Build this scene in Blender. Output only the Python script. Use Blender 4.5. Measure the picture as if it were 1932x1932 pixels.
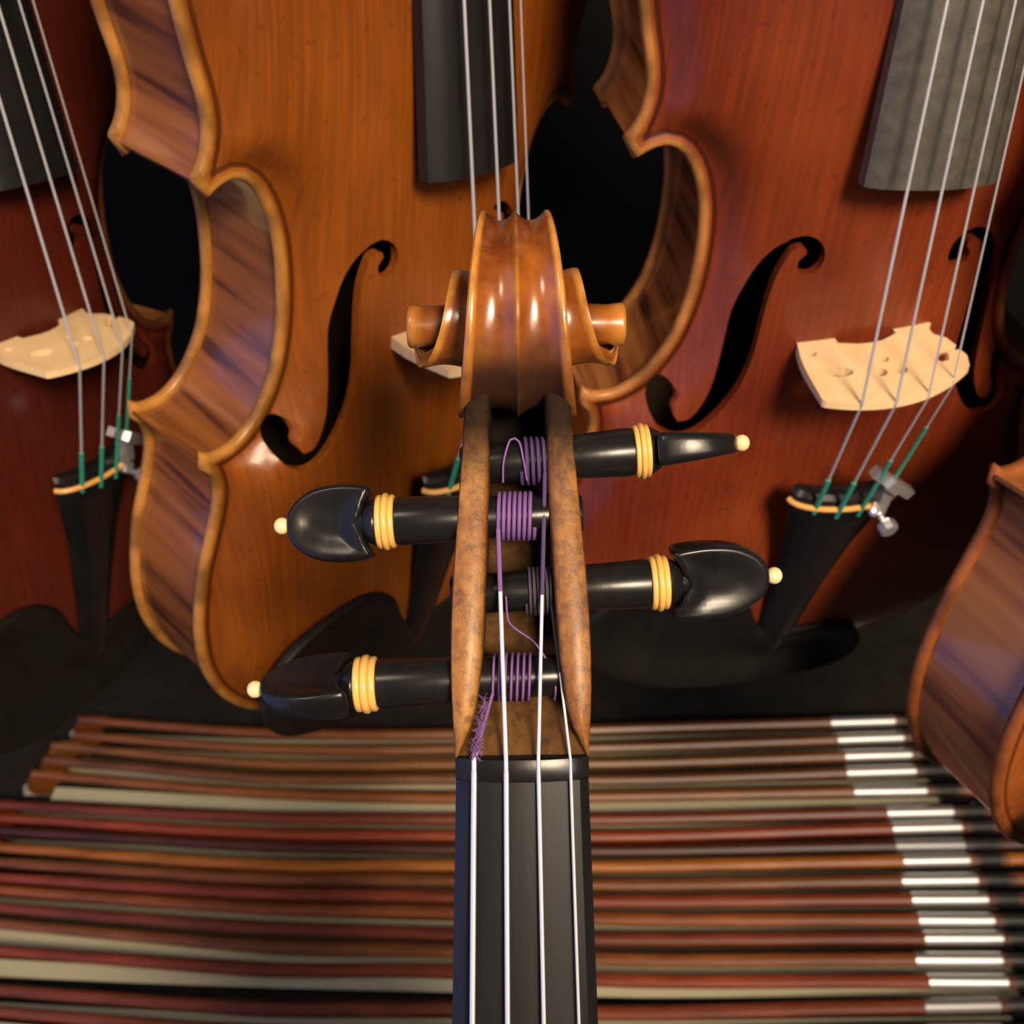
import bpy, bmesh, math, random
import numpy as np
from mathutils import Matrix, Vector
from mathutils.geometry import delaunay_2d_cdt
random.seed(4); rng = np.random.RandomState(4)
S = bpy.context.scene
for o in list(bpy.data.objects): bpy.data.objects.remove(o)
# ------------------------------------------------------------------ camera
PITCH = math.radians(39.3); FPX = 1930.0; CAMZ = 1.43
cam = bpy.data.cameras.new('camera'); camo = bpy.data.objects.new('camera', cam); S.collection.objects.link(camo)
camo.location = (0, 0, CAMZ); camo.rotation_euler = (math.pi/2 - PITCH, 0, 0)
cam.sensor_width = 36; cam.lens = 36*FPX/1932; cam.clip_start = .01; cam.clip_end = 50
cam.dof.use_dof = True; cam.dof.focus_distance = .190; cam.dof.aperture_fstop = 27.0
S.camera = camo
FW = Vector((0, math.cos(PITCH), -math.sin(PITCH))); UP = Vector((0, math.sin(PITCH), math.cos(PITCH)))
C2W = Matrix(((1, 0, 0, 0), (0, -UP.y, FW.y, 0), (0, -UP.z, FW.z, CAMZ), (0, 0, 0, 1)))
# ------------------------------------------------------------------ world and lights
W = bpy.data.worlds.new('world'); S.world = W; W.use_nodes = True
W.node_tree.nodes['Background'].inputs[0].default_value = (.75, .7, .8, 1)
W.node_tree.nodes['Background'].inputs[1].default_value = .024
def area(name, loc, target, size, power, col, shape='DISK', size2=None):
    l = bpy.data.lights.new(name, 'AREA'); l.shape = shape; l.size = size
    if size2: l.size_y = size2
    l.energy = power; l.color = col
    o = bpy.data.objects.new(name, l); S.collection.objects.link(o); o.location = loc
    o.rotation_euler = (Vector(target)-Vector(loc)).to_track_quat('-Z', 'Y').to_euler(); return o
area('ceiling_lamp_key', (.36, -.72, 2.10), (.05, .35, 1.30), .34, 28, (1, .79, .55))
area('fill_light_left', (-.55, -.25, 2.4), (-.1, .35, .8), .25, 4, (1, .82, .6))  # added soft fill for the lower left bows, not a known lamp
area('room_lamp_front_right', (1.35, -1.9, 2.5), (.05, .25, 1.2), .85, 13, (1, .94, .84))
area('window_daylight', (-1.6, -.75, 1.62), (0, -.72, 1.58), 2.9, 22, (.32, .42, 1.0), 'RECTANGLE', 3.0)
S.view_settings.view_transform = 'Standard'; S.view_settings.look = 'None'
S.view_settings.exposure = -.06; S.view_settings.gamma = 1; S.view_settings.use_curve_mapping = False

# ------------------------------------------------------------------ materials
def mat(name, col, rough=.4, metal=0, coat=0, coatr=.08, spec=.5):
    m = bpy.data.materials.new(name); m.use_nodes = True; p = m.node_tree.nodes['Principled BSDF']
    p.inputs['Base Color'].default_value = (*col, 1); p.inputs['Roughness'].default_value = rough
    p.inputs['Metallic'].default_value = metal; p.inputs['Coat Weight'].default_value = coat
    p.inputs['Coat Roughness'].default_value = coatr; p.inputs['Specular IOR Level'].default_value = spec
    return m
class NB:
    def __init__(s, m): s.t = m.node_tree; s.p = s.t.nodes['Principled BSDF']
    def n(s, typ, **k):
        x = s.t.nodes.new(typ)
        for a, b in k.items(): setattr(x, a, b)
        return x
    def l(s, a, b): s.t.links.new(a, b)
    def ramp(s, fac, stops, interp='LINEAR'):
        r = s.n('ShaderNodeValToRGB'); r.color_ramp.interpolation = interp; e = r.color_ramp.elements
        while len(e) < len(stops): e.new(.5)
        for q, (pos, c) in zip(e, stops): q.position = pos; q.color = (*c, 1) if len(c) == 3 else c
        s.l(fac, r.inputs[0]); return r.outputs[0]
    def noise(s, scale, vec=None, detail=3, rough=.5, sc=(1, 1, 1), kind='Object'):
        if vec is None:
            tc = s.n('ShaderNodeTexCoord'); vec = tc.outputs[kind]
        mp = s.n('ShaderNodeMapping'); mp.inputs['Scale'].default_value = sc; s.l(vec, mp.inputs[0])
        x = s.n('ShaderNodeTexNoise'); x.inputs['Scale'].default_value = scale; x.inputs['Detail'].default_value = detail
        x.inputs['Roughness'].default_value = rough; s.l(mp.outputs[0], x.inputs[0]); return x.outputs['Fac']
    def mix(s, f, a, b, mode='MIX'):
        x = s.n('ShaderNodeMix', data_type='RGBA', blend_type=mode)
        for i, v in ((0, f), (6, a), (7, b)):
            if hasattr(v, 'is_output'): s.l(v, x.inputs[i])
            else: x.inputs[i].default_value = v if i == 0 else (*v, 1)
        return x.outputs[2]
    def bump(s, h, d, st=.3):
        b = s.n('ShaderNodeBump'); b.inputs['Distance'].default_value = d; b.inputs['Strength'].default_value = st
        s.l(h, b.inputs['Height']); s.l(b.outputs[0], s.p.inputs['Normal'])
def top_mat(name, ca, cb, edge):
    m = mat(name, ca, .46, coat=.32, coatr=.22, spec=.3); b = NB(m)
    big = b.ramp(b.noise(16, detail=2), [(.35, ca), (.68, cb)])
    fine = b.ramp(b.noise(900, sc=(1, .03, .2), detail=1), [(.3, (.78, .78, .78)), (.7, (1.08, 1.05, 1.0))])
    c = b.mix(1.0, big, fine, 'MULTIPLY')
    sp = b.ramp(b.noise(330, detail=0), [(.20, (.35, .3, .3)), (.25, (1, 1, 1))])
    c = b.mix(.3, c, sp, 'MULTIPLY')
    a = b.n('ShaderNodeAttribute', attribute_name='ed')
    mp = b.n('ShaderNodeMapRange'); mp.inputs[1].default_value = 0; mp.inputs[2].default_value = 10; b.l(a.outputs['Fac'], mp.inputs[0])
    dark = tuple(x*.22 for x in ca)
    e = b.ramp(mp.outputs[0], [(0, (1, 1, 1)), (.20, (.9, .9, .9)), (.30, (.25, .25, .25)), (.42, (0, 0, 0))])
    ev = b.ramp(b.noise(70, detail=3), [(.38, tuple(x*.45 for x in edge)), (.6, edge)])
    c = b.mix(e, c, ev)
    pf = b.ramp(mp.outputs[0], [(.36, (0, 0, 0)), (.40, (.8, .8, .8)), (.50, (.8, .8, .8)), (.55, (0, 0, 0))])
    c = b.mix(pf, c, dark)
    b.l(c, b.p.inputs['Base Color']); b.bump(b.noise(600, sc=(1, .05, .2), detail=1), .0004, .12); return m
def rib_mat(name, ca, cb, cc):
    m = mat(name, ca, .34, coat=.9, coatr=.10); b = NB(m)
    uv = b.n('ShaderNodeTexCoord').outputs['UV']
    mp = b.n('ShaderNodeMapping'); mp.inputs['Rotation'].default_value = (0, 0, math.radians(-5)); b.l(uv, mp.inputs[0])
    st = b.noise(1.0, vec=mp.outputs[0], detail=2.5, rough=.55, sc=(135, 10, 1))
    big = b.noise(24, detail=1)
    c = b.ramp(st, [(.36, tuple(.7*x for x in ca)), (.46, cb), (.64, cc)])
    c = b.mix(b.ramp(big, [(.3, (.0, .0, .0)), (.8, (.35, .35, .35))]), c, ca)
    b.l(c, b.p.inputs['Base Color']); return m
def grain_mat(name, ca, cb, rough, sc, scale=60, coat=.5, coatr=.15, bumpd=0, spec=.5):
    m = mat(name, ca, rough, coat=coat, coatr=coatr, spec=spec); b = NB(m)
    n = b.noise(scale, sc=sc, detail=4, rough=.6)
    b.l(b.ramp(n, [(.32, ca), (.68, cb)]), b.p.inputs['Base Color'])
    if bumpd: b.bump(n, bumpd, .3)
    return m
EB = grain_mat('ebony', (.006, .006, .0065), (.012, .011, .012), .27, (1, .2, 1), 120, coat=0, bumpd=.0002, spec=.35)
EBF = grain_mat('fingerboard_ebony', (.006, .006, .007), (.011, .011, .011), .40, (1, .15, 1), 160, coat=0, bumpd=.0003)
EBB = grain_mat('dusty_ebony', (.045, .041, .036), (.085, .075, .062), .5, (1, 1, 1), 230, coat=0, bumpd=.0002)
EBD = grain_mat('dull_ebony', (.006, .0055, .005), (.011, .009, .008), .5, (1, .3, 1), 90, coat=0, spec=.3)
BOX = mat('boxwood_ring', (.80, .47, .12), .3, coat=.5)
FRET = mat('boxwood_fret', (.72, .38, .10), .4)
BALL = mat('cream_ball', (.85, .66, .36), .25, coat=.6)
INNER = mat('bare_inside_shade', (.028, .019, .010), .9, spec=.1)  # bare wood coloured darker, shade inside the f-holes put into the colour
MAPLE = grain_mat('bare_maple', (.78, .52, .27), (.86, .62, .36), .55, (1, 8, 1), 60, coat=0)
STEEL = mat('string_steel', (.62, .63, .66), .42, .55)
STEELW = mat('string_wound', (.86, .86, .88), .40, .6)
SILVER = mat('silver_wire', (.97, .96, .95), .40, .92)
NICKEL = mat('nickel', (.70, .70, .74), .34, .8)
GREEN = mat('green_silk', (.02, .24, .17), .6); PURPLE = mat('purple_silk', (.19, .085, .28), .7); PURPLED = mat('dark_purple_silk', (.07, .035, .12), .7); PURPLEG = mat('grey_purple_silk', (.05, .04, .06), .7)
HAIR = [mat('bow_hair_cream', (.52, .49, .33), .6), mat('bow_hair_grey', (.26, .24, .17), .6), mat('bow_hair_dim', (.10, .08, .055), .6)]
LEATHER = grain_mat('black_leather', (.012, .012, .013), (.03, .03, .03), .4, (1, 1, 1), 700, coat=0, bumpd=.0004)
IVORY = mat('ivory_face', (.5, .47, .42), .3)
CLOTH = grain_mat('black_cloth', (.015, .013, .010), (.024, .021, .016), .9, (1, 1, 1), 40, coat=0, spec=.15)
WALLM = grain_mat('black_backing', (.0045, .004, .0035), (.008, .007, .006), .9, (1, 1, 1), 8, coat=0, spec=.1)
FLOORM = mat('dark_floor', (.03, .025, .02), .7)
# worn scroll wood
SCR = mat('scroll_varnish', (.30, .09, .02), .27, coat=.9, coatr=.2); b = NB(SCR)
n1 = b.noise(55, detail=5, rough=.6); n2 = b.noise(210, detail=3, sc=(1, .6, 1))
c = b.ramp(n1, [(.3, (.11, .022, .004)), (.5, (.30, .085, .011)), (.72, (.46, .17, .028))])
c = b.mix(b.ramp(n2, [(.30, (.5, .5, .5)), (.52, (0, 0, 0))]), c, (.12, .03, .01))
a = b.n('ShaderNodeAttribute', attribute_name='edge'); c = b.mix(a.outputs['Fac'], c, b.ramp(n2, [(.35, (.34, .12, .02)), (.6, (.56, .25, .05))]))
a2 = b.n('ShaderNodeAttribute', attribute_name='dark_mask'); c = b.mix(a2.outputs['Fac'], c, (.007, .004, .004))  # near-black towards the throat and at the base of the turns
b.l(c, b.p.inputs['Base Color'])
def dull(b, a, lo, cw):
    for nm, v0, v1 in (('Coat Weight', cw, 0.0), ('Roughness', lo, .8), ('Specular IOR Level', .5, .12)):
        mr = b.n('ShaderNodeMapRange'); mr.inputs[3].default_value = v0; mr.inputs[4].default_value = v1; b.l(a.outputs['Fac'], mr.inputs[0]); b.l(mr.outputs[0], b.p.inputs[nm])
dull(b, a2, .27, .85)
CHEEK = mat('pegbox_wood', (.3, .12, .03), .42, coat=.35, coatr=.25); b = NB(CHEEK)
n1 = b.noise(85, detail=8, rough=.75, sc=(1, .4, 1)); n2 = b.noise(420, detail=5, rough=.6)
c = b.ramp(n1, [(.34, (.09, .028, .006)), (.46, (.24, .09, .016)), (.62, (.40, .185, .035))])
c = b.mix(b.ramp(n2, [(.36, (.6, .6, .6)), (.52, (0, 0, 0))]), c, (.08, .034, .014))
a2 = b.n('ShaderNodeAttribute', attribute_name='dark_mask'); c = b.mix(a2.outputs['Fac'], c, (.008, .005, .004))  # darker on inner walls, floor and towards the throat
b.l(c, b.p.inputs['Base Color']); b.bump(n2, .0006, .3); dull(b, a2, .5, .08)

# ------------------------------------------------------------------ mesh helpers (all lengths in mm, stored in metres)
def mesh(name, V, F, mt=None, smooth=True, attrs=None, uv=None, sharp=None):
    me = bpy.data.meshes.new(name); me.from_pydata([(a*.001, b*.001, c*.001) for a, b, c in V], [], [tuple(int(i) for i in f) for f in F])
    if attrs:
        for k, v in attrs.items():
            at = me.attributes.new(k, 'FLOAT', 'POINT'); at.data.foreach_set('value', np.asarray(v, np.float32))
    if uv is not None:
        ul = me.uv_layers.new(name='UVMap')
        for lp in me.loops: ul.data[lp.index].uv = (uv[lp.vertex_index][0]*.001, uv[lp.vertex_index][1]*.001)
    bm = bmesh.new(); bm.from_mesh(me); bmesh.ops.recalc_face_normals(bm, faces=bm.faces)
    if sharp:
        for e in bm.edges:
            if len(e.link_faces) == 2 and e.calc_face_angle(0) > math.radians(sharp): e.smooth = False
    for f in bm.faces: f.smooth = smooth
    bm.to_mesh(me); bm.free()
    if mt: me.materials.append(mt)
    return me
def obj(name, me, parent=None, mt=None, M=None, kind=None):
    o = bpy.data.objects.new(name, me); S.collection.objects.link(o)
    if mt and me.materials[0] != mt: o.material_slots[0].link = 'OBJECT'; o.material_slots[0].material = mt
    if parent: o.parent = parent
    if M is not None: o.matrix_local = M
    if kind: o['kind'] = kind
    return o
class G:                                            # collects geometry
    def __init__(s): s.V = []; s.F = []
    def add(s, V, F): k = len(s.V); s.V += [tuple(v) for v in V]; s.F += [tuple(i+k for i in f) for f in F]; return s
    def box(s, c, d, M=None):
        V = [Vector((c[0]+x*d[0]/2, c[1]+y*d[1]/2, c[2]+z*d[2]/2)) for x in (-1, 1) for y in (-1, 1) for z in (-1, 1)]
        if M: V = [M @ v for v in V]
        return s.add(V, [(0, 1, 3, 2), (4, 6, 7, 5), (0, 4, 5, 1), (2, 3, 7, 6), (0, 2, 6, 4), (1, 5, 7, 3)])
    def lathe(s, p0, axis, prof, n=20):             # prof: (distance along axis, radius)
        axis = Vector(axis).normalized(); q = axis.to_track_quat('Z', 'Y'); V = []; F = []; p0 = Vector(p0)
        for a, r in prof:
            for k in range(n):
                t = 2*math.pi*k/n; V.append(p0+q @ Vector((r*math.cos(t), r*math.sin(t), a)))
        m = len(prof)
        for i in range(m-1):
            for k in range(n): F.append((i*n+k, i*n+(k+1) % n, (i+1)*n+(k+1) % n, (i+1)*n+k))
        F.append(tuple(range(n))[::-1]); F.append(tuple((m-1)*n+k for k in range(n)))
        return s.add(V, F)
    def tube(s, P, R, n=8, close=True):
        P = [Vector(p) for p in P]
        if not hasattr(R, '__len__'): R = [R]*len(P)
        V = []; F = []; up = None
        for i, p in enumerate(P):
            d = (P[min(i+1, len(P)-1)]-P[max(i-1, 0)]).normalized()
            if up is None: up = d.orthogonal().normalized()
            up = (up-d*up.dot(d)).normalized(); sd = d.cross(up)
            for k in range(n):
                t = 2*math.pi*k/n; V.append(p+(up*math.cos(t)+sd*math.sin(t))*R[i])
        for i in range(len(P)-1):
            for k in range(n): F.append((i*n+k, i*n+(k+1) % n, (i+1)*n+(k+1) % n, (i+1)*n+k))
        F.append(tuple(range(n))[::-1]); F.append(tuple((len(P)-1)*n+k for k in range(n)))
        return s.add(V, F)
    def loft(s, rings, cap=True):
        n = len(rings[0]); V = [v for r in rings for v in r]; F = []
        for i in range(len(rings)-1):
            for k in range(n): F.append((i*n+k, i*n+(k+1) % n, (i+1)*n+(k+1) % n, (i+1)*n+k))
        if cap: F.append(tuple(range(n))[::-1]); F.append(tuple((len(rings)-1)*n+k for k in range(n)))
        return s.add(V, F)
    def mesh(s, name, mt, smooth=True, sharp=35): return mesh(name, s.V, s.F, mt, smooth, sharp=sharp)
def catmull(P, step=1.5):
    P = np.array(P, float); n = len(P); out = []
    for i in range(n-1):
        p0 = P[max(i-1, 0)]; p1 = P[i]; p2 = P[i+1]; p3 = P[min(i+2, n-1)]
        if i == 0: p0 = 2*p1-p2
        if i == n-2: p3 = 2*p2-p1
        m = max(2, int(np.linalg.norm(p2-p1)/step))
        for k in range(m):
            t = k/m; out.append(.5*((2*p1)+(-p0+p2)*t+(2*p0-5*p1+4*p2-p3)*t*t+(-p0+3*p1-3*p2+p3)*t**3))
    out.append(P[-1]); return np.array(out)
def inpoly(P, Q):
    x, y = P[:, 0], P[:, 1]; r = np.zeros(len(P), bool); j = len(Q)-1
    for i in range(len(Q)):
        xi, yi = Q[i]; xj, yj = Q[j]
        if yi != yj: r ^= ((yi > y) != (yj > y)) & (x < (xj-xi)*(y-yi)/(yj-yi)+xi)
        j = i
    return r
def dist(P, Q):
    A = Q; B = np.roll(Q, -1, 0); AB = B-A; L = (AB**2).sum(1)+1e-12; out = np.full(len(P), 1e9)
    for k in range(0, len(P), 1500):
        p = P[k:k+1500][:, None]; t = np.clip(((p-A)*AB).sum(2)/L, 0, 1)
        out[k:k+1500] = np.sqrt((((A+t[..., None]*AB)-p)**2).sum(2)).min(1)
    return out
def cdt(outer, holes, extra):
    vs = []; es = []
    for lp in [outer]+holes:
        k = len(vs); n = len(lp); vs += [Vector((float(a), float(b))) for a, b in lp]; es += [(k+i, k+(i+1) % n) for i in range(n)]
    vs += [Vector((float(a), float(b))) for a, b in extra]
    V, E_, F, *_ = delaunay_2d_cdt(vs, es, [], 0, 1e-5)
    V = np.array([(v.x, v.y) for v in V]); F = np.array([f for f in F if len(f) == 3]); c = V[F].mean(1)
    keep = inpoly(c, outer)
    for h in holes: keep &= ~inpoly(c, h)
    return V, F[keep]
def sstep(a, b, x): t = np.clip((x-a)/(b-a), 0, 1); return t*t*(3-2*t)

def pillow(name, poly, zt, zb, mt, step=1.5, rings=(.25, .6, 1.1, 1.8), sharp=40, extra=None):
    # solid between two height functions of (xy, distance to the edge); closed at the rim
    P = np.array(poly, float); T = np.roll(P, -1, 0)-np.roll(P, 1, 0); T /= np.linalg.norm(T, axis=1)[:, None]+1e-9; N = np.c_[-T[:, 1], T[:, 0]]; R = []
    if ((P[:, 0]*np.roll(P[:, 1], -1)-np.roll(P[:, 0], -1)*P[:, 1]).sum()) < 0: N = -N
    for o in rings:
        Q = P+N*o; R.append(Q[(dist(Q, P) > o*.9) & inpoly(Q, P)])
    lo, hi = P.min(0), P.max(0); qx, qy = np.meshgrid(np.arange(lo[0], hi[0], step), np.arange(lo[1], hi[1], step)); Q = np.c_[qx.ravel(), qy.ravel()]; Q = Q[inpoly(Q, P)]; Q = Q[dist(Q, P) > rings[-1]+step*.4]
    V, F = cdt(P, [], np.vstack(R+[Q])); d = dist(V, P); d[d < 1e-3] = 0; n = len(V); A = zt(V, d); B = zb(V, d)
    vv = [(x, y, z) for (x, y), z in zip(V, A)]+[(x, y, z) for (x, y), z in zip(V, B)]; FF = [tuple(f) for f in F]+[tuple(i+n for i in f[::-1]) for f in F]
    from collections import Counter
    ec = Counter()
    for f in F:
        for a, b_ in ((f[0], f[1]), (f[1], f[2]), (f[2], f[0])): ec[(min(a, b_), max(a, b_))] += 1
    FF += [(a, b_, b_+n, a+n) for (a, b_), c_ in ec.items() if c_ == 1]
    if extra: FF += [tuple(i+len(vv) for i in f) for f in extra.F]; vv += extra.V
    return mesh(name, vv, FF, mt, True, sharp=sharp)
# ------------------------------------------------------------------ violin body outline
S1 = catmull([(0, -13), (20, -12.3), (45, -8), (65, -.5), (80, 11), (90, 26), (95.5, 42), (97, 58), (96, 72), (93, 88), (89, 100), (85.8, 110), (84.2, 118), (85.3, 125), (88.6, 129.5)])
S2 = catmull([(88, 136), (83.3, 133.4), (76, 134.2), (68, 140), (61, 151), (57.3, 163), (55.6, 176), (55.6, 190), (57, 200), (60, 209), (64, 215), (68.5, 217.6), (73, 217), (78.5, 214)])
S3 = catmull([(82.3, 220.5), (79.2, 225), (77.4, 232), (78, 240), (80.5, 250), (83, 262), (84.5, 275), (85, 288), (82.5, 305), (76, 322), (65, 337), (50, 348), (32, 354), (15, 356), (0, 356)])
half = np.vstack([S1, S2, S3]); OUT = np.vstack([half, (half*[-1, 1])[::-1][1:-1]])
FH = [(-31, 194), (-27, 194.9), (-23, 193.2), (-20.5, 189.5), (-20.6, 185), (-23.3, 182.3), (-27, 183), (-28, 186.3), (-26, 188.8), (-27, 191), (-30, 190.2), (-32, 186), (-33.6, 180), (-34.4, 172), (-34.9, 162), (-35.6, 152), (-37.5, 143), (-41, 135), (-46, 127.5), (-51, 122.8), (-55.5, 121.2), (-60, 122.3), (-64, 126), (-66, 131.5), (-65, 137), (-61.5, 139.6), (-58, 138), (-57, 134.3), (-58.6, 130.8), (-56.6, 127.2)]
FH2 = [(-56.6, 127.2), (-53, 128.3), (-49.8, 133), (-47.3, 140), (-46, 148), (-45, 158), (-44, 168), (-42.3, 176), (-39.7, 184), (-36, 190), (-31, 194)]
FL = np.vstack([catmull(FH, 1.2)[:-1], catmull(FH2, 1.2)[:-1]])
FR = (FL*[-1, 1])[::-1]
# arching: screened Poisson on a grid
gs = 2.0; gx = np.arange(-104, 104.1, gs); gy = np.arange(-20, 364.1, gs); GX, GY = np.meshgrid(gx, gy)
msk = inpoly(np.c_[GX.ravel(), GY.ravel()], OUT).reshape(GX.shape); phi = np.zeros(GX.shape); lam2 = (gs/18.0)**2
for _ in range(700):
    nb = np.roll(phi, 1, 0)+np.roll(phi, -1, 0)+np.roll(phi, 1, 1)+np.roll(phi, -1, 1)
    phi = np.where(msk, (nb+lam2)/(4+lam2), 0)
phi /= phi.max()
def arch(P, H=15.0, d=None):
    x = (P[:, 0]-gx[0])/gs; y = (P[:, 1]-gy[0])/gs; i = np.clip(x.astype(int), 0, len(gx)-2); j = np.clip(y.astype(int), 0, len(gy)-2)
    fx = x-i; fy = y-j
    q = phi[j, i]*(1-fx)*(1-fy)+phi[j, i+1]*fx*(1-fy)+phi[j+1, i]*(1-fx)*fy+phi[j+1, i+1]*fx*fy
    if d is None: d = dist(P, OUT)
    bead = 2.1*np.sqrt(np.clip(1-((np.clip(d, 0, 1.6)-1.6)/1.6)**2, 0, 1))
    z = bead-1.1*sstep(2.2, 5, d)*(1-sstep(6, 14, d)) + H*(1-.42*sstep(225, 335, P[:, 1]))*np.clip(q, 0, 1)**1.05*sstep(2.5, 14, d)
    return z
def ringpts(offs):
    R = []; T = np.roll(OUT, -1, 0)-np.roll(OUT, 1, 0); T /= np.linalg.norm(T, axis=1)[:, None]; N = np.c_[-T[:, 1], T[:, 0]]
    for o in offs:
        P = OUT+N*o
        if o > 1.0: P = P[::2]
        dd = dist(P, OUT); R.append(P[(dd > o*.93) & inpoly(P, OUT)])
    return np.vstack(R)
def plate_mesh(name, holes, H, flip, mt):
    ext = ringpts([.35, .9, 1.7, 2.4, 3.1, 3.8, 4.4, 5.0, 5.7, 7, 9, 12])
    g = 4.0; qx, qy = np.meshgrid(np.arange(-100, 101, g), np.arange(-16, 360, g)); Q = np.c_[qx.ravel(), qy.ravel()]+rng.uniform(-.3, .3, (qx.size, 2))
    Q = Q[inpoly(Q, OUT)]; Q = Q[dist(Q, OUT) > 14]; ext = np.vstack([ext, Q])
    for h in holes: ext = ext[~inpoly(ext, h)]; ext = ext[dist(ext, h) > 1.0]
    V, F = cdt(OUT, holes, ext)
    d = dist(V, OUT); d[d < 1e-3] = 0; zt = arch(V, H, d); zb = np.where(d < 1.7, -zt, zt-3.2); zb = np.minimum(zb, -2.0*sstep(0, 1.6, d)*(d < 8)+zb*(d >= 8)) if False else np.where(d < 1.7, -zt, np.where(d < 14, -2.1+(zt-3.2+2.1)*sstep(7, 14, d), zt-3.2))
    n = len(V); top = [(x, y, z) for (x, y), z in zip(V, zt)]; bot = [(x, y, z) for (x, y), z in zip(V, zb)]
    Fs = [tuple(f) for f in F]; bmap = {}
    vv = list(top); at = list(d)
    for i in range(n):
        if d[i] == 0: bmap[i] = i
        else: bmap[i] = len(vv); vv.append(bot[i]); at.append(d[i])
    from collections import Counter
    ec = Counter()
    for f in Fs:
        for a, b_ in ((f[0], f[1]), (f[1], f[2]), (f[2], f[0])): ec[(min(a, b_), max(a, b_))] += 1
    Fb = [tuple(bmap[i] for i in f[::-1]) for f in Fs]; side = []
    for (a, b_), c_ in ec.items():
        if c_ == 1 and not (d[a] == 0 and d[b_] == 0): side.append((a, b_, bmap[b_], bmap[a]))
    if flip: vv = [(x, y, -z) for x, y, z in vv]
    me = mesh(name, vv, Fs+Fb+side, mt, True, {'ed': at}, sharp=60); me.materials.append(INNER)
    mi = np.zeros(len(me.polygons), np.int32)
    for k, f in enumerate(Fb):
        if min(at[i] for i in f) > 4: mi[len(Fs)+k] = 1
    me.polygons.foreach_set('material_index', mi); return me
C_A = ((.20, .048, .004), (.29, .078, .007)); C_B = ((.125, .016, .005), (.23, .043, .009))
C_L = ((.07, .009, .005), (.10, .015, .006)); C_R = ((.27, .060, .012), (.36, .10, .02))
TOPM = {k: top_mat('spruce_varnish_'+n, *c, e) for k, n, c, e in (('A', 'orange', C_A, (.46, .20, .040)), ('B', 'red', C_B, (.44, .18, .045)), ('L', 'dark_red', C_L, (.13, .045, .014)), ('R', 'brown', C_R, (.26, .075, .02)))}  # L edge colour lowered, standing in for shade from the next violin
RIBM = {'A': rib_mat('maple_rib_orange', (.085, .022, .006), (.19, .058, .014), (.30, .10, .024)), 'B': rib_mat('maple_rib_red', (.05, .013, .006), (.17, .05, .014), (.30, .12, .035))}
RIBM['L'] = RIBM['B']; RIBM['R'] = rib_mat('maple_rib_brown', (.16, .045, .018), (.25, .085, .028), (.32, .13, .04))
TOPMESH = plate_mesh('violin_top_plate', [FL, FR], 15, False, TOPM['A'])
BACKMESH = plate_mesh('violin_back_plate', [], 13, True, TOPM['A'])
RIBH = 34.0
def offs(P, d):
    T = np.gradient(P, axis=0); T /= np.linalg.norm(T, axis=1)[:, None]; return P+np.c_[-T[:, 1], T[:, 0]]*d
o1 = offs(S1, 2.6); o2 = offs(S2, 2.6); o3 = offs(S3, 2.6)
o1 = o1[:-1]; o2 = o2[1:-1]; o3 = o3[1:]
jA = (o1[-1]+o2[0])/2+[1.2, 0]; jB = (o2[-1]+o3[0])/2+[1.0, 0]
RIBP = [np.vstack([o1, [jA]]), np.vstack([[jA], o2, [jB]]), np.vstack([[jB], o3])]
def rib_mesh(name, P, sx):
    P = P*[sx, 1]; s = np.r_[0, np.cumsum(np.linalg.norm(np.diff(P, axis=0), axis=1))]; Z = (-1.8, -RIBH-2.4)
    inn = offs(P, 1.2*sx); V = []; uv = []; F = []; n = len(P)
    for Q in (P, inn):
        for z in Z:
            V += [(x, y, z) for x, y in Q]; uv += [(a, z) for a in s]
    for i in range(n-1):
        F += [(i, i+1, n+i+1, n+i), (2*n+i, 3*n+i, 3*n+i+1, 2*n+i+1), (i, 2*n+i, 2*n+i+1, i+1), (n+i, n+i+1, 3*n+i+1, 3*n+i)]
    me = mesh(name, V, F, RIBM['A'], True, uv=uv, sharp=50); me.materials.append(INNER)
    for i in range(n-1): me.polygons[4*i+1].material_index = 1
    return me
RIBMESH = [rib_mesh('violin_rib', P, sx) for sx in (1, -1) for P in RIBP]
# ------------------------------------------------------------------ fingerboard frame (L towards the scroll, Wn out of the board)
A_FB = math.atan2(46.5, 270)
T_FB = Matrix(((1, 0, 0, 0), (0, math.cos(A_FB), math.sin(A_FB), .485), (0, -math.sin(A_FB), math.cos(A_FB), -.0130), (0, 0, 0, 1)))
def fb_mesh(mt):
    rings = []; n = 14
    for L, hw in [(-4.4, 12.0)]+[(-4.4-k*26.85, 12.0+k*.80) for k in range(1, 11)]:
        R = 40.0; ring = []
        for k in range(n+1):
            x = -hw+2*hw*k/n; e = 1-abs(2*k/n-1)
            ring.append((x, L, math.sqrt(R*R-x*x)-R-(1.3 if e == 0 else 0)))
        z0 = math.sqrt(R*R-hw*hw)-R
        ring += [(hw*.985, L, z0-5.5), (hw*.7, L, z0-5.8), (-hw*.7, L, z0-5.8), (-hw*.985, L, z0-5.5)]; rings.append(ring)
    return G().loft(rings).mesh('violin_fingerboard', mt, sharp=30)
FBMESH = fb_mesh(EBF)
def nut_mesh():
    rings = []
    for L, h in ((-4.5, -.2), (-4.0, .75), (-2.2, 1.0), (-.3, .5), (0, -.3)):
        ring = []
        for k in range(15):
            x = -12+24*k/14; ring.append((x, L, math.sqrt(1600-x*x)-40+h-(.8 if k in (0, 14) else 0)))
        ring += [(12, L, -7.5), (-12, L, -7.5)]; rings.append(ring)
    return G().loft(rings).mesh('violin_nut', EB)
NUTMESH = nut_mesh()
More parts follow.
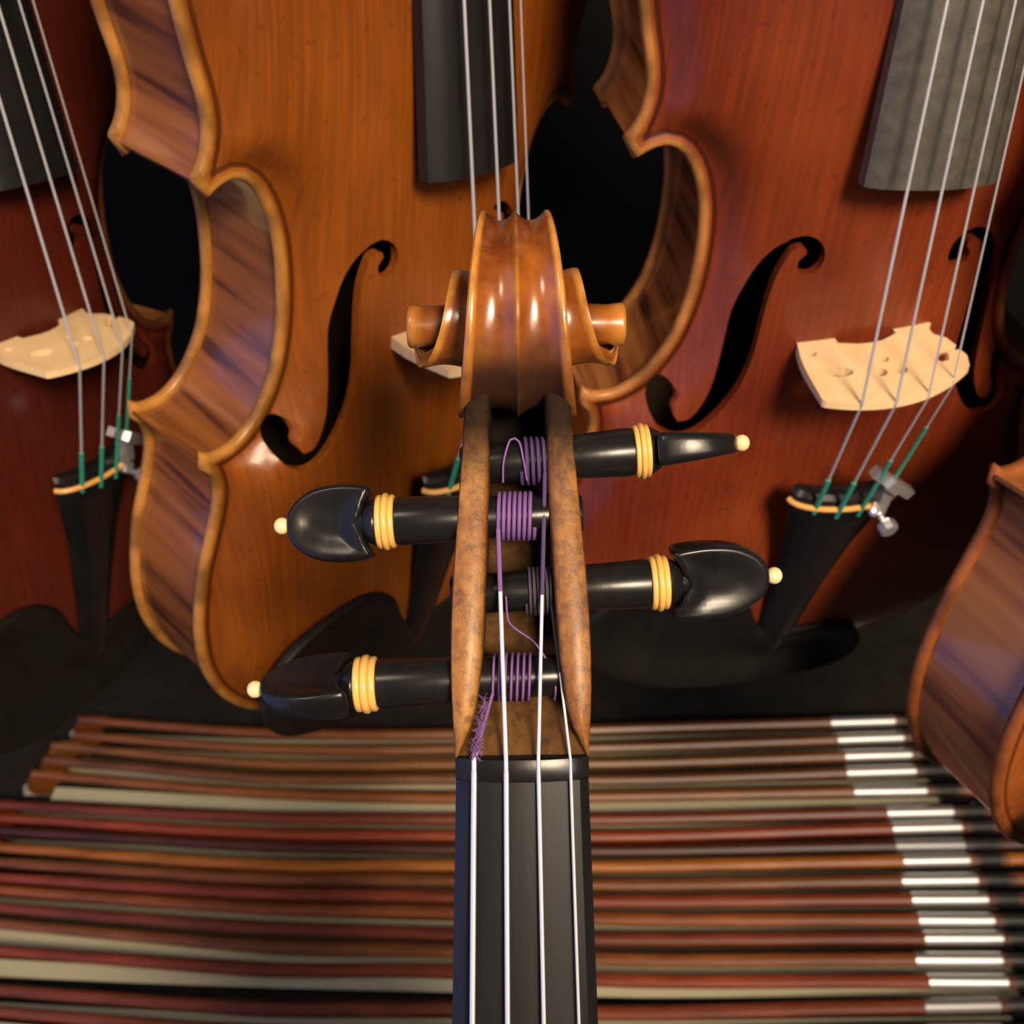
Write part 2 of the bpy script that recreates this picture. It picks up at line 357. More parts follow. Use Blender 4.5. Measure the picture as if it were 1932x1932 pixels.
def neck_mesh():
    rings = []
    for L, hw, dep in ((-1, 11.6, 13), (-8, 11.6, 13), (-60, 13, 14), (-105, 14.2, 15), (-122, 14.6, 20), (-130, 14.8, 34), (-134, 14.8, 48), (-139, 14.8, 54)):
        ring = []; z0 = -7.2
        for k in range(17):
            t = math.pi*k/16; ring.append((hw*math.cos(t), L, z0-dep*math.sin(t)**.8))
        rings.append(ring)
    return G().loft(rings).mesh('violin_neck', CHEEK)
NECKMESH = neck_mesh()
# ------------------------------------------------------------------ scroll
def interp(x, X, Y):
    X = np.array(X, float); Y = np.array(Y, float); s = np.gradient(Y, X); i = int(np.clip(np.searchsorted(X, x)-1, 0, len(X)-2)); h = X[i+1]-X[i]; t = (x-X[i])/h
    return (2*t**3-3*t*t+1)*Y[i]+(t**3-2*t*t+t)*h*s[i]+(-2*t**3+3*t*t)*Y[i+1]+(t**3-t*t)*h*s[i+1]
TT = [-.32, 0, .25, .5, .75, 1.0, 1.25, 1.5, 1.75, 2.0]
RR = [25.0, 23.3, 20.6, 17.4, 14.6, 12.6, 9.8, 7.6, 6.2, 5.2]
HW = [8.5, 6.6, 9.1, 11.9, 11.6, 12.0, 14.3, 19.4, 21.3, 21.5]
AXL, AXW = 79.3, -25.0
def scroll_mesh():
    V = []; F = []; E = []; Gm = []
    def strip(rows):
        m = len(rows[0]); k = len(V)
        for r in rows:
            for (p, e, g) in r: V.append(p); E.append(e); Gm.append(g)
        for i in range(len(rows)-1):
            for j in range(m-1): F.append((k+i*m+j, k+i*m+j+1, k+(i+1)*m+j+1, k+(i+1)*m+j))
    def pt(t, r, x): a = 2*math.pi*t; return (x, AXL+r*math.cos(a), AXW+r*math.sin(a))
    def dark_mask(t, s=0):
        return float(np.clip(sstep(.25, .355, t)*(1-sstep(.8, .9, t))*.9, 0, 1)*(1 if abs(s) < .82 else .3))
    ts = np.linspace(-.32, 2.0, 230)
    # first turn band, with two flutes
    rows = []
    for t in ts[ts <= .85]:
        r = interp(t, TT, RR); hw = interp(t, TT, HW); row = []
        for k in range(-24, 25):
            s = k/24; q = abs(s)/.86
            if q <= 1: dep = 1.9*abs(math.sin(math.pi*q))**.75; e = max(0, 1-abs(s)/.075)*.8
            else: dep = 0; e = 1
            if abs(s) > .96: dep += .45
            if .80 < abs(s) <= .86: e = .6
            row.append((pt(t, r-dep, s*hw), e*(1-dark_mask(t, 0)*.8), dark_mask(t, s)))
        rows.append(row)
    strip(rows)
    for sx in (-1, 1):
        # outer face of each inner turn
        rows = []
        for t in ts[ts >= .72]:
            r = interp(t, TT, RR); hw = interp(t, TT, HW); x0 = interp(t-1, TT, HW)-2.2 if t-1 > -.32 else 7
            row = []
            for k in range(9):
                u = k/8; x = x0+(hw-x0)*u; row.append((pt(t, r-.9*math.sin(math.pi*u)-(.35 if k == 8 else 0), sx*x), 1.0 if u > .86 else 0, dark_mask(t-.1)*.2 if t < 1 else (.5 if u < .12 else 0)))
            rows.append(row)
        strip(rows)
        # side ledge: from the rim inwards to the base of the next turn
        rows = []
        for t in ts:
            r = interp(t, TT, RR)-.45; hw = interp(t, TT, HW); tn = t+1
            if tn <= 2: rn = interp(tn, TT, RR)
            else: rn = 4.2
            drop = 2.2 if tn <= 2 else 2.2*max(0.15, 1-(tn-2)*1.0)
            row = []
            for k in range(7):
                u = k/6; rr = r+(rn-r)*u; x = hw+.0-(drop*min(1, u*1.6)) - (0 if u > .1 else 0)
                row.append((pt(t, rr, sx*x), 1.0 if u < .2 else 0, .25 if .5 < u and tn <= 2 else 0))
            rows.append(row)
        strip(rows)
        k = len(V)
        pr = [(9, 4.6), (14, 4.2), (18, 4.0), (20.6, 4.3), (21.3, 4.2), (21.6, 3.8), (21.7, 2.4), (21.8, .01)]
        for j, (x, rr) in enumerate(pr):
            for q in range(24):
                a = 2*math.pi*q/24; V.append((sx*x, AXL+.9+rr*math.cos(a), AXW+rr*math.sin(a))); E.append(.7 if 3 <= j <= 5 else 0); Gm.append(.5 if j < 2 else 0)
        for j in range(len(pr)-1):
            for q in range(24): F.append((k+j*24+q, k+j*24+(q+1) % 24, k+(j+1)*24+(q+1) % 24, k+(j+1)*24+q))
    return mesh('violin_scroll', V, F, SCR, True, {'edge': E, 'dark_mask': Gm}, sharp=50)
SCRMESH = scroll_mesh()
def pegbox_mesh():
    Ls = [0, 2, 5, 8, 12, 18, 25, 32, 40, 48, 55, 60, 64, 67]
    ho = lambda L: interp(L, [0, 12, 25, 40, 55, 63, 67], [12.1, 12.7, 12.6, 11.7, 10.6, 10.1, 9.6]); th = lambda L: interp(L, [0, 5, 12, 25, 40, 55, 63, 67], [.6, 3.3, 5.2, 6.1, 5.9, 5.4, 4.9, 4.7])
    wf = lambda L: interp(L, [0, 12, 25, 40, 55, 63, 67], [-1.2, -1.6, -3.6, -7.5, -11.5, -13.8, -15]); wb = lambda L: interp(L, [0, 12, 40, 63, 67], [-18, -24, -33, -42, -44])
    V = []; F = []; Gm = []
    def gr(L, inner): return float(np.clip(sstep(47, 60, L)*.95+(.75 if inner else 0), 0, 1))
    for sx in (-1, 1):
        k = len(V)
        for L in Ls:
            o, t, f, w = ho(L), th(L), wf(L), wb(L); xi = o-t; bev = min(1.1, t*.3)
            prof = [(xi, w+4, 1), (xi, f-1.2, 1), (xi+bev*.5, f-.35, 0), (xi+bev, f, 0), ((xi+o)/2, f+.35, 0), (o-bev, f, 0), (o-bev*.25, f-.5, 0), (o, f-1.6, 0), (o-.2, (f+w)/2, 0), (o-1.6, w+2, 0), (o-4, w, 0), (0, w, 0), (0, w+4, 1)]
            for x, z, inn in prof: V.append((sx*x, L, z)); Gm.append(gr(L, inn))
        m = 13
        for i in range(len(Ls)-1):
            for j in range(m): F.append((k+i*m+j, k+i*m+(j+1) % m, k+(i+1)*m+(j+1) % m, k+(i+1)*m+j))
        F.append(tuple(k+j for j in range(m))); F.append(tuple(k+(len(Ls)-1)*m+j for j in range(m)))
    # sloping floor behind the nut
    k = len(V); prs = [(0, -2.2), (3, -4), (7, -8), (11, -13), (14, -20)]
    for L, z in prs:
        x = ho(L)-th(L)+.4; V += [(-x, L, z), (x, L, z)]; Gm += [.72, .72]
    for i in range(len(prs)-1): F.append((k+2*i, k+2*i+1, k+2*i+3, k+2*i+2))
    # block under the scroll throat
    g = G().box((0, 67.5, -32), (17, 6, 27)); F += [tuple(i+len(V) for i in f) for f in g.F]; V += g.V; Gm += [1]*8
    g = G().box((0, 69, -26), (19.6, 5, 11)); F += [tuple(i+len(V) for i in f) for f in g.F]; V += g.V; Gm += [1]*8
    return mesh('violin_pegbox', V, F, CHEEK, True, {'dark_mask': Gm}, sharp=40)
PBMESH = pegbox_mesh()
# ------------------------------------------------------------------ pegs: local frame, axis +X outward from the middle of the box
def peg_head_mesh():
    P = [(-.3, 2.2), (-.7, 3.6), (-1.9, 5.6), (-1.5, 6.8), (1.5, 7.3), (5, 7.4), (9, 6.9), (12, 5.7), (14.3, 3.9), (15.5, 1.9), (15.8, 0)]
    P = catmull(P, .8); P = np.vstack([P, (P*[1, -1])[::-1][1:]])
    def z(V, d):
        tp = 1.15-.032*np.clip(V[:, 0], 0, 16); rim = np.sqrt(np.clip(1-((1.0-np.clip(d, 0, 1.0))/1.0)**2, 0, 1)); dish = 1.0*sstep(1.0, 5.5, d)
        return (1.1+1.6*rim-dish)*tp
    g = G().lathe((-4.5, 0, 0), (1, 0, 0), [(0, 2.6), (1.5, 2.7), (3, 3.0), (4.6, 2.7), (6.4, 2.0)], 16)
    return pillow('peg_head', P, z, lambda V, d: -z(V, d), EB, .9, (.15, .4, .7, 1.0, 1.4), 60, g)
PHEAD = peg_head_mesh()
def peg(parent, name_label, v, side, rings, head_end, slope, roll, wdep, other):
    # rings: distance of the ring group from centre (inner, outer); head_end: distance of the head's far end
    ax = Vector((side, slope, 0)).normalized()
    M = Matrix.Translation((0, v*.001, wdep*.001)) @ Matrix((( ax.x, -side*ax.y*side, 0, 0), (ax.y, ax.x*side*side, 0, 0), (0, 0, 1, 0), (0, 0, 0, 1)))
    Y = Vector((0, 0, 1)).cross(ax); M = Matrix(((ax.x, Y.x, 0, 0), (ax.y, Y.y, 0, v*.001), (0, 0, 1, wdep*.001), (0, 0, 0, 1)))
    r0, r1 = rings; g = G().lathe((-other, 0, 0), (1, 0, 0), [(0, 3.4), (.6, 3.7), (other, 3.9), (other+10, 4.1), (other+12, 4.3), (other+r0-1.0, 4.7), (other+r0, 4.4), (other+r1, 4.4), (other+r1+.5, 4.5), (other+r1+2.0, 3.6), (other+r1+2.6, 2.6)], 28)
    p = obj('peg', g.mesh('peg_shaft', EB), parent, M=T_FB @ M)
    for k in range(3):
        w = (r1-r0)/3; rr = (5.15, 5.5, 5.15)[k]; gg = G().lathe((r0+w*k, 0, 0), (1, 0, 0), [(0, 4.3), (0, rr-.35), (w*.2, rr-.05), (w*.5, rr), (w*.8, rr-.05), (w, rr-.35), (w, 4.3)], 32)
        obj('collar_ring', gg.mesh('collar_ring', BOX, sharp=60), p)
    L0 = r1+2.6; hl = head_end-L0
    h = obj('peg_head', PHEAD, p, M=Matrix.Translation((L0*.001, 0, 0)) @ Matrix.Rotation(roll, 4, 'X') @ Matrix.Diagonal((hl/15.8, 1, 1, 1)))
    g = G().lathe((head_end-.6, 0, 0), (1, 0, 0), [(0, .8), (.5, 1.25), (1.1, 1.6), (1.9, 1.65), (2.6, 1.3), (3.0, .7), (3.1, .2)], 16)
    obj('tip_ball', g.mesh('tip_ball', BALL), p); return p
PEGS = [('', 53.0, 1, (22.2, 25.2), 42.0, .07, math.pi/2, -16.0, 11), ('', 42.6, -1, (23.4, 26.9), 44.0, -.03, .10, -13.5, 12), ('', 28.4, 1, (24.6, 28.0), 47.2, .05, .22, -12.5, 13), ('', 12.8, -1, (26.7, 30.8), 48.6, -.035, 1.15, -9.0, 13)]
# ------------------------------------------------------------------ bridge, tailpiece, chinrest
def extr(poly, holes, thf, mt, name, tw=0):
    ext = np.zeros((0, 2)); V, F = cdt(np.array(poly, float), [np.array(h, float) for h in holes], ext)
    n = len(V); vv = [(x, thf(z)/2, z) for x, z in V]+[(x, -thf(z)/2, z) for x, z in V]; FF = [tuple(f) for f in F]+[tuple(i+n for i in f[::-1]) for f in F]
    from collections import Counter
    ec = Counter()
    for f in F:
        for a, b_ in ((f[0], f[1]), (f[1], f[2]), (f[2], f[0])): ec[(min(a, b_), max(a, b_))] += 1
    for (a, b_), c_ in ec.items():
        if c_ == 1: FF.append((a, b_, b_+n, a+n))
    return mesh(name, vv, FF, mt, False)
def ell(cx, cz, rx, rz, n=12, rot=0):
    return [(cx+rx*math.cos(2*math.pi*k/n)*math.cos(rot)-rz*math.sin(2*math.pi*k/n)*math.sin(rot), cz+rx*math.cos(2*math.pi*k/n)*math.sin(rot)+rz*math.sin(2*math.pi*k/n)*math.cos(rot)) for k in range(n)]
def kidney(sx):
    return [(sx*x, z) for x, z in ((24.9, 29.4), (21, 28.4), (18.5, 29.2), (16.8, 31.6), (15.6, 32.0), (15.2, 34), (16.4, 36), (18.6, 36), (19.6, 34), (19.8, 31.6), (22, 31.2), (24.9, 31.4))]
topc = [(x, 51.2-((x+5)**2)/72.0) for x in np.linspace(-24.5, 23.6, 16)]
brp = [(-21.5, 13), (-10, 15.5), (-10, 19.2), (-4, 21.2), (0, 21.6), (4, 21.2), (9.6, 18.8), (9.6, 15.3), (21.5, 12.6), (22.2, 16.5), (20.4, 19.4), (20.4, 22), (23.4, 25), (24.4, 29.4), (21, 28.9), (18.5, 29.6), (17.2, 31.6), (15.6, 32), (15.0, 34), (16.4, 36.2), (18.8, 36), (19.8, 34.2), (20.2, 32), (24.6, 31.6), (25.2, 35)]
brp += topc[::-1] + [(-25.2, 45), (-24.8, 32), (-24.6, 29), (-24, 24)]
brh = [ell(-15.6, 33.0, 4.8, 2.6, 12, .35), ell(-20.2, 22.6, 2.0, 1.5, 10), ell(-3.4, 36.4, 2.2, 2.3, 10), ell(3.0, 36.6, 2.2, 2.3, 10), ell(0, 30.6, 2.0, 1.6, 10)]
BRMESH = extr(brp, brh, lambda z: 4.6-2.6*(z-13)/40, MAPLE, 'violin_bridge')
def tail_mesh():
    rings = []
    for v, hw, z, ar, tk in ((109, 17.6, 29.5, 7.0, 4.5), (107.5, 18.6, 31, 7.2, 6), (102, 19, 31, 7.2, 6.5), (95, 17.2, 29.5, 6.2, 6.5), (75, 13.2, 25.5, 5.0, 6), (50, 10.5, 21, 4.2, 6), (25, 8.6, 16.8, 3.4, 6), (6, 7.6, 13.8, 2.6, 5.5), (1, 6.4, 13, 2.0, 4.5)):
        ring = [(hw*math.cos(math.pi*k/10), v, z+ar*math.sin(math.pi*k/10)**1.0) for k in range(11)]+[(-hw*.92, v, z-1.2), (-hw*.6, v, z+ar*.5-tk*.6), (0, v, z+ar-tk), (hw*.6, v, z+ar*.5-tk*.6), (hw*.92, v, z-1.2)]
        rings.append(ring)
    return G().loft(rings).mesh('violin_tailpiece', EB)
TAILMESH = tail_mesh()
FRETMESH = G().tube([(19.1*math.cos(math.pi*k/14), 104.5, 31.2+7.7*math.sin(math.pi*k/14)) for k in range(15)], 1.05, 8).mesh('tailpiece_fret', FRET)
def chin_mesh():
    P = np.array([(-84, 38), (-84, 20), (-70, 3), (-40, -12), (0, -16), (32, -13), (42, -2), (38, 10), (26, 17), (8, 17), (-6, 19), (-13, 30), (-19, 44), (-34, 54), (-56, 55), (-74, 50), (-84, 38)], float)
    n = len(P); Q = catmull(np.vstack([P[-3:-1], P, P[1:3]]), 3); a = np.argmin(((Q-P[0])**2).sum(1)[:len(Q)//2]); b_ = len(Q)//2+np.argmin(((Q[len(Q)//2:]-P[0])**2).sum(1)); Q = Q[a:b_]
    base = lambda V: 17.5-.05*V[:, 0]+.03*V[:, 1]
    zt = lambda V, d: base(V)-1.6+1.6*np.sqrt(np.clip(1-((2-np.clip(d, 0, 2))/2)**2, 0, 1))-4.2*sstep(2.5, 20, d)
    zb = lambda V, d: base(V)-3.5-4.0*sstep(0, 5, d)
    g = G()
    for x in (-30, -18): g.lathe((x, -15.5, -38), (0, 0, 1), [(0, 3.5), (4, 3.5), (4.5, 2.3), (46, 2.3), (50, 3.2)], 12)
    g.box((-24, -11, -40.5), (22, 14, 2.6)).box((-24, -8, 8.5), (26, 16, 4))
    return pillow('violin_chinrest', Q, zt, zb, EBD, 3.5, (.4, 1, 2, 3.2), 50, g)
CHINMESH = chin_mesh()
STR_B = [(-15.0, 158, 49.9), (-5.0, 158, 51.4), (6.0, 158, 49.8), (16.0, 158, 45.2)]; STR_N = [-8.6, -2.87, 2.87, 8.6]; STR_R = [.42, .38, .32, .24]
def fbp(x, L, w): v = T_FB @ Vector((x*.001, L*.001, w*.001)); return tuple(v*1000)
NUTP = [fbp(x, -2.2, math.sqrt(1600-x*x)-40+1.0) for x in STR_N]
TLP = [(-11.5, 102, 36.6), (-4, 101, 38.6), (4, 101, 38.6), (11.5, 104, 37.0)]
def string_mesh(i, fore=False):
    R = STR_R[i]*(1.25 if fore else 1.15); b0 = STR_B[i]; return G().tube([NUTP[i], b0], R, 8).tube([b0, TLP[i]], R, 8).mesh('violin_string', STEELW if fore else STEEL)
STRM = [string_mesh(i) for i in range(4)]; STRF = [string_mesh(i, True) for i in range(4)]
def lerp(a, b_, t): return tuple(x+(y-x)*t for x, y in zip(a, b_))
def silk_mesh(i):
    a, b_ = TLP[i], STR_B[i]; t0, t1 = ((0, .33), (0, .33), (0, .5), (.25, .68))[i]; n = 26; g = G()
    P = [lerp(a, b_, t0+(t1-t0)*k/n) for k in range(n+1)]; return g.tube(P, [STR_R[i]*1.35+(.22 if k % 2 else .42) for k in range(n+1)], 8).mesh('string_silk', GREEN)
SILKM = [silk_mesh(i) for i in range(4)]
def tuner_mesh():
    g = G(); RZ = Matrix.Translation((9.6, 116, 0)) @ Matrix.Rotation(-.62, 4, 'Z') @ Matrix.Translation((-9.6, -116, 0))
    g.box((10.5, 108, 38.4), (5.5, 13, 2.6)).box((9.6, 112, 41.0), (3.6, 9, 3.2)).box((9.6, 117.5, 41.2), (19, 3.6, 3.6), RZ).box((9.6, 117.5, 43.6), (5, 4.6, 2), RZ)
    g.lathe((12, 100, 38), (.1, -.1, 1), [(0, 1.3), (4.5, 1.3), (4.6, 3.0), (5.6, 3.3), (7.8, 3.3), (8.4, 2.4)], 8).lathe((8.5, 103, 38), (0, 0, 1), [(0, 1.8), (2.4, 1.8), (3, 1.2)], 8); return g.mesh('fine_tuner', NICKEL, smooth=False)
TUNERM = tuner_mesh()
SADM = G().box((0, -11.3, 2.6), (34, 5, 5.4)).mesh('violin_saddle', EB, smooth=False)
GUTM = G().tube([(-4, 2, 14), (-4, -9, 8), (-3, -15, -3), (0, -16.5, -14)], .9, 8).tube([(4, 2, 14), (4, -9, 8), (3, -15, -3), (0, -16.5, -14)], .9, 8).lathe((0, -10, -15), (0, -1, 0), [(0, 3), (4, 3.2), (6, 5), (9, 5), (10, 3)], 16).mesh('tail_gut', EB)
# ------------------------------------------------------------------ assemble a violin
def rodr(r):
    r = Vector(r); return Matrix.Rotation(r.length, 3, r.normalized())
B0 = Matrix(((1, 0, 0), (0, -1, 0), (0, 0, -1)))
def pose(p):
    R = (B0 @ rodr(p[:3])).to_4x4(); return C2W @ Matrix.Translation(Vector(p[3:])*.001) @ R
def thing(name, label, cat, M=None, group=None):
    o = bpy.data.objects.new(name, None); S.collection.objects.link(o); o.empty_display_size = .02
    if M is not None: o.matrix_world = M
    o['label'] = label; o['category'] = cat
    if group: o['group'] = group
    return o
def tag(o, label, cat, group=None):
    o['label'] = label; o['category'] = cat
    if group: o['group'] = group
    return o
def violin(label, key, M, fore=False, twist=0.0, lean=0.0, fb=EBF, tuner=True):
    r = thing('violin', label, 'violin', M, 'violins hanging in the display')
    tm, rm = TOPM[key], RIBM[key]
    obj('top_plate', TOPMESH, r, tm); obj('back_plate', BACKMESH, r, tm, Matrix.Translation((0, 0, -(RIBH+4.2)*.001)))
    for m in RIBMESH: obj('rib', m, r, rm)
    obj('neck', NECKMESH, r, M=T_FB); obj('fingerboard', FBMESH, r, fb, T_FB); obj('nut', NUTMESH, r, M=T_FB)
    obj('scroll', SCRMESH, r, M=T_FB); obj('pegbox', PBMESH, r, M=T_FB)
    obj('bridge', BRMESH, r, M=Matrix.Translation((0, .158, 0)) @ Matrix.Rotation(twist, 4, 'Z') @ Matrix.Translation((0, 0, .014)) @ Matrix.Rotation(-lean, 4, 'X') @ Matrix.Translation((0, 0, -.014)))
    t = obj('tailpiece', TAILMESH, r); obj('tailpiece_fret', FRETMESH, t)['label'] = 'pale boxwood strip across the tailpiece'
    obj('chinrest', CHINMESH, r); obj('saddle', SADM, r); obj('tail_gut', GUTM, r)
    if tuner: obj('fine_tuner', TUNERM, t)['label'] = 'silver fine tuner'
    for i in range(4):
        s = obj('string', (STRF if fore else STRM)[i], r); obj('string_silk', SILKM[i], s)['label'] = 'green silk wrapping'
    for a in PEGS: peg(r, *a)
    return r
MA = pose([0.664, 0.851, 0.189, -53.232, 51.874, 455.366]); MB = pose([0.734, 0.164, 0.033, 106.277, 50.709, 447.432])
ML = pose([0.537, 1.134, 0.262, -199.967, 63.025, 465.962]); MR = pose([0.558, 0.379, 0.111, 238.659, 101.094, 374.009])
violin('orange-brown violin left of the centre, its flamed left side turned to view', 'A', MA, lean=.09)
violin('reddish violin right of the centre with its pale bridge in full view', 'B', MB, twist=.10, fb=EBB)
violin('dark red violin cut off at the left edge of the photo, half in shadow', 'L', ML)
violin('brown violin at the right edge of the photo, only its lower side ribs in view', 'R', MR)
# foreground violin: fingerboard frame placed in front of the camera
rx, px_ = -.012, .035
Lx = Vector((rx, -1, -px_)).normalized(); Wx = Vector((0, px_, -1)); Xx = Lx.cross(Wx).normalized(); Wx = Xx.cross(Lx).normalized()
MF = Matrix(((Xx.x, Lx.x, Wx.x, .0018), (Xx.y, Lx.y, Wx.y, .0438), (Xx.z, Lx.z, Wx.z, .182), (0, 0, 0, 1)))
FORE = violin('violin nearest the camera, its carved scroll, open pegbox and fingerboard seen from the front', 'A', C2W @ MF @ T_FB.inverted(), fore=True)
# strings inside the near pegbox
def coil(v, w, x0, x1, turns, r, rad, a0=0):
    n = int(turns*16); return [(x0+(x1-x0)*k/n, v+r*math.sin(a0+2*math.pi*turns*k/n), w+r*math.cos(a0+2*math.pi*turns*k/n)) for k in range(n+1)]
cN = [(x, -.3, math.sqrt(1600-x*x)-40+.7) for x in STR_N]
def addp(g, nm, mt, lab=None, par=None):
    o = obj(nm, g.mesh(nm, mt), par or FORE, M=T_FB)
    if lab: o['label'] = lab
    return o
sets = [(cN[0], (-6.6, 10, -4.6), 12.8, -9.0, -5.2, 2.0, 6.5, .2), (cN[1], (-3.2, 38.0, -9.4), 42.6, -13.5, -3.9, 2.9, 7, .33), (cN[2], (4.2, 48, -12.4), 53.0, -16.0, 5.0, .6, 4, .30), (cN[3], (5.6, 24, -8.0), 28.4, -12.5, 5.9, 1.2, 6, .24)]
mids = [.03, .80, .55, .80]
for i, (a, e, v, w, x0, x1, tn, rad) in enumerate(sets):
    e2 = (x0, v-2.2, w+3.95); m = lerp(a, e2, (.12, .72, .56, .55)[i])
    s = addp(G().tube([NUTP and (STR_N[i], -2.2, a[2]+.3), a, m], STR_R[i]*1.1, 8), 'string', STEELW, 'string end running from the nut into the pegbox')
    g = G().tube([m, e2], rad+.12, 8)
    g.tube([e2]+coil(v, w, x0, x1, tn, 4.45, rad, -.51), rad+.06, 6)
    addp(g, 'string_silk', (PURPLE, PURPLE, PURPLED, PURPLEG)[i], 'purple silk string winding')
g = G()
for k in range(150):
    p = Vector(lerp((-8.3, .6, .4), (-6.6, 10, -3.2), random.random()**1.5)); q = Vector((random.uniform(-1.3, 1.3), random.uniform(-1.6, 1.6), random.uniform(-.5, .8)))
    g.tube([p-q*.3, p+q*.5+Vector((0, .3, .3)), p+q*1.0], .045, 4)
o = addp(g, 'frayed_silk', PURPLE, 'loose purple silk fibres'); o['kind'] = 'stuff'
# loose string end curling on the two upper pegs
g = G().tube(catmull([(-2.9, 49, -12.4), (-2.7, 53, -11.2), (-1.4, 57.0, -11.8), (.2, 56.6, -11.8), (1.0, 53, -11.3), (1.6, 49.4, -12.6)], .6), .2, 6)
addp(g, 'string_end', PURPLE, 'loop of loose purple string end')
g = G().tube(catmull([(-2.6, 28, -7.9), (-2.2, 23.5, -8.3), (-.6, 21.5, -9.4), (2.6, 19.2, -9), (5.4, 15, -7.0), (6.3, 11.6, -5.6), (6.2, 8.8, -7)], .6), .2, 6)
addp(g, 'string_end', PURPLE, 'loose string end across the pegbox')

# ------------------------------------------------------------------ bows
ZST = .75; TRAY = ZST-.0225
def onplane(x, y, z):
    d = C2W.to_3x3() @ Vector(((x-966)/FPX, (y-966)/FPX, 1)); t = (z-CAMZ)/d.z; p = Vector((0, 0, CAMZ))+d*t; return p
XS = [155, 500, 860, 1124, 1650]
ST = [(1358, 1383, 1385, 1377, 1361), (1388, 1413, 1414, 1411, 1393), (1412, 1441, 1442, 1441, 1425), (1440, 1469, 1469, 1472, 1456), (1469, 1497, 1506, 1503, 1493),
      (1527, 1543, 1546, 1546, 1534), (1553, 1573, 1577, 1579, 1564), (1577, 1596, 1602, 1605, 1596), (1610, 1632, 1633, 1635, 1625), (1638, 1658, 1661, 1669, 1662), (1666, 1686, 1692, 1700, 1697),
      (1691, 1714, 1722, 1733, 1735), (1725, 1750, 1762, 1771, 1770), (1757, 1785, 1795, 1809, 1810), (1806, 1829, 1832, 1848, 1851), (1880, 1903, 1903, 1911, 1900), (1922, 1948, 1952, 1958, 1950)]
HR = [(1386, 1399, 1399, 1394, 1380), (1410, 1428, 1431, 1426, 1412), (1430, 1454, 1456, 1456, 1441), (1455, 1480, 1486, 1486, 1475), (1500, 1518, 1527, 1525, 1514),
      (1541, 1557, 1563, 1562, 1552), (1569, 1586, 1590, 1592, 1582), (1599, 1613, 1619, 1620, 1612), (1630, 1645, 1650, 1653, 1645), (1659, 1673, 1679, 1684, 1680), (1684, 1701, 1709, 1716, 1715),
      (1711, 1733, 1745, 1750, 1751), (1740, 1766, 1779, 1790, 1789), (1779, 1802, 1816, 1826, 1829), (1834, 1849, 1860, 1869, 1872), (1907, 1924, 1929, 1934, 1925), (1950, 1975, 1980, 1985, 1978)]
HWD = [(4, 0), (4, 0), (3, 2), (5, 0), (12, 0), (4, 0), (3, 2), (7, 1), (4, 1), (4, 1), (4, 1), (5, 0), (3, 2), (9, 0), (10, 0), (5, 0), (5, 0)]
WN = [(1566, 1686), (1579, 1702), (1593, 1717), (1596, 1725), (1610, 1745), (1672, 1795), (1682, 1811), (1688, 1817), (1702, 1826), (1699, 1841), (1718, 1860), (1731, 1872), (1742, 1888), (1725, 1887), (1750, 1898), (1742, 1883), (1750, 1890)]
TIP = [150, 140, 100, 85, 62, -30, -28, -35, -60, -70, -75, -80, -85, -90, -95, -100, -105]
COL = [(.24, .07, .025), (.26, .09, .028), (.27, .10, .03), (.20, .07, .028), (.30, .095, .025), (.22, .045, .022), (.33, .055, .022), (.085, .022, .016), (.46, .15, .028), (.24, .075, .03), (.28, .052, .028), (.32, .085, .03), (.22, .042, .024), (.27, .085, .03), (.30, .055, .022), (.24, .05, .028), (.25, .06, .03)]
NAMES = ['mid-brown', 'light brown', 'brown', 'dull brown', 'warm orange-brown', 'dark red-brown', 'bright red', 'near-black', 'bright orange', 'plain brown', 'rosy red', 'copper-brown', 'maroon', 'tan-brown', 'deep red', 'purplish red', 'brick brown']
NTH = ['farthest from the camera, first of the row', 'second from the back of the row', 'third from the back of the row', 'fourth from the back of the row', 'fifth from the back, with a wide cream hair band', 'sixth from the back, first of the nearer set', 'just behind the near-black one', 'between a red and an orange one', 'just in front of the near-black one', 'just in front of the bright orange one', 'seventh from the front of the row', 'sixth from the front of the row', 'fifth from the front of the row', 'fourth from the front, with a wide cream hair band', 'third from the front, with the widest cream hair band', 'second from the front of the row', 'nearest the camera at the bottom edge']
def yat(Y, x, xs=XS): return float(interp(x, xs, Y)) if xs[0] <= x <= xs[-1] else (Y[0]+(Y[1]-Y[0])/(xs[1]-xs[0])*1.15*(x-xs[0]) if x < xs[0] else Y[-1]+(Y[-1]-Y[-2])/(xs[-1]-xs[-2])*.9*(x-xs[-1]))
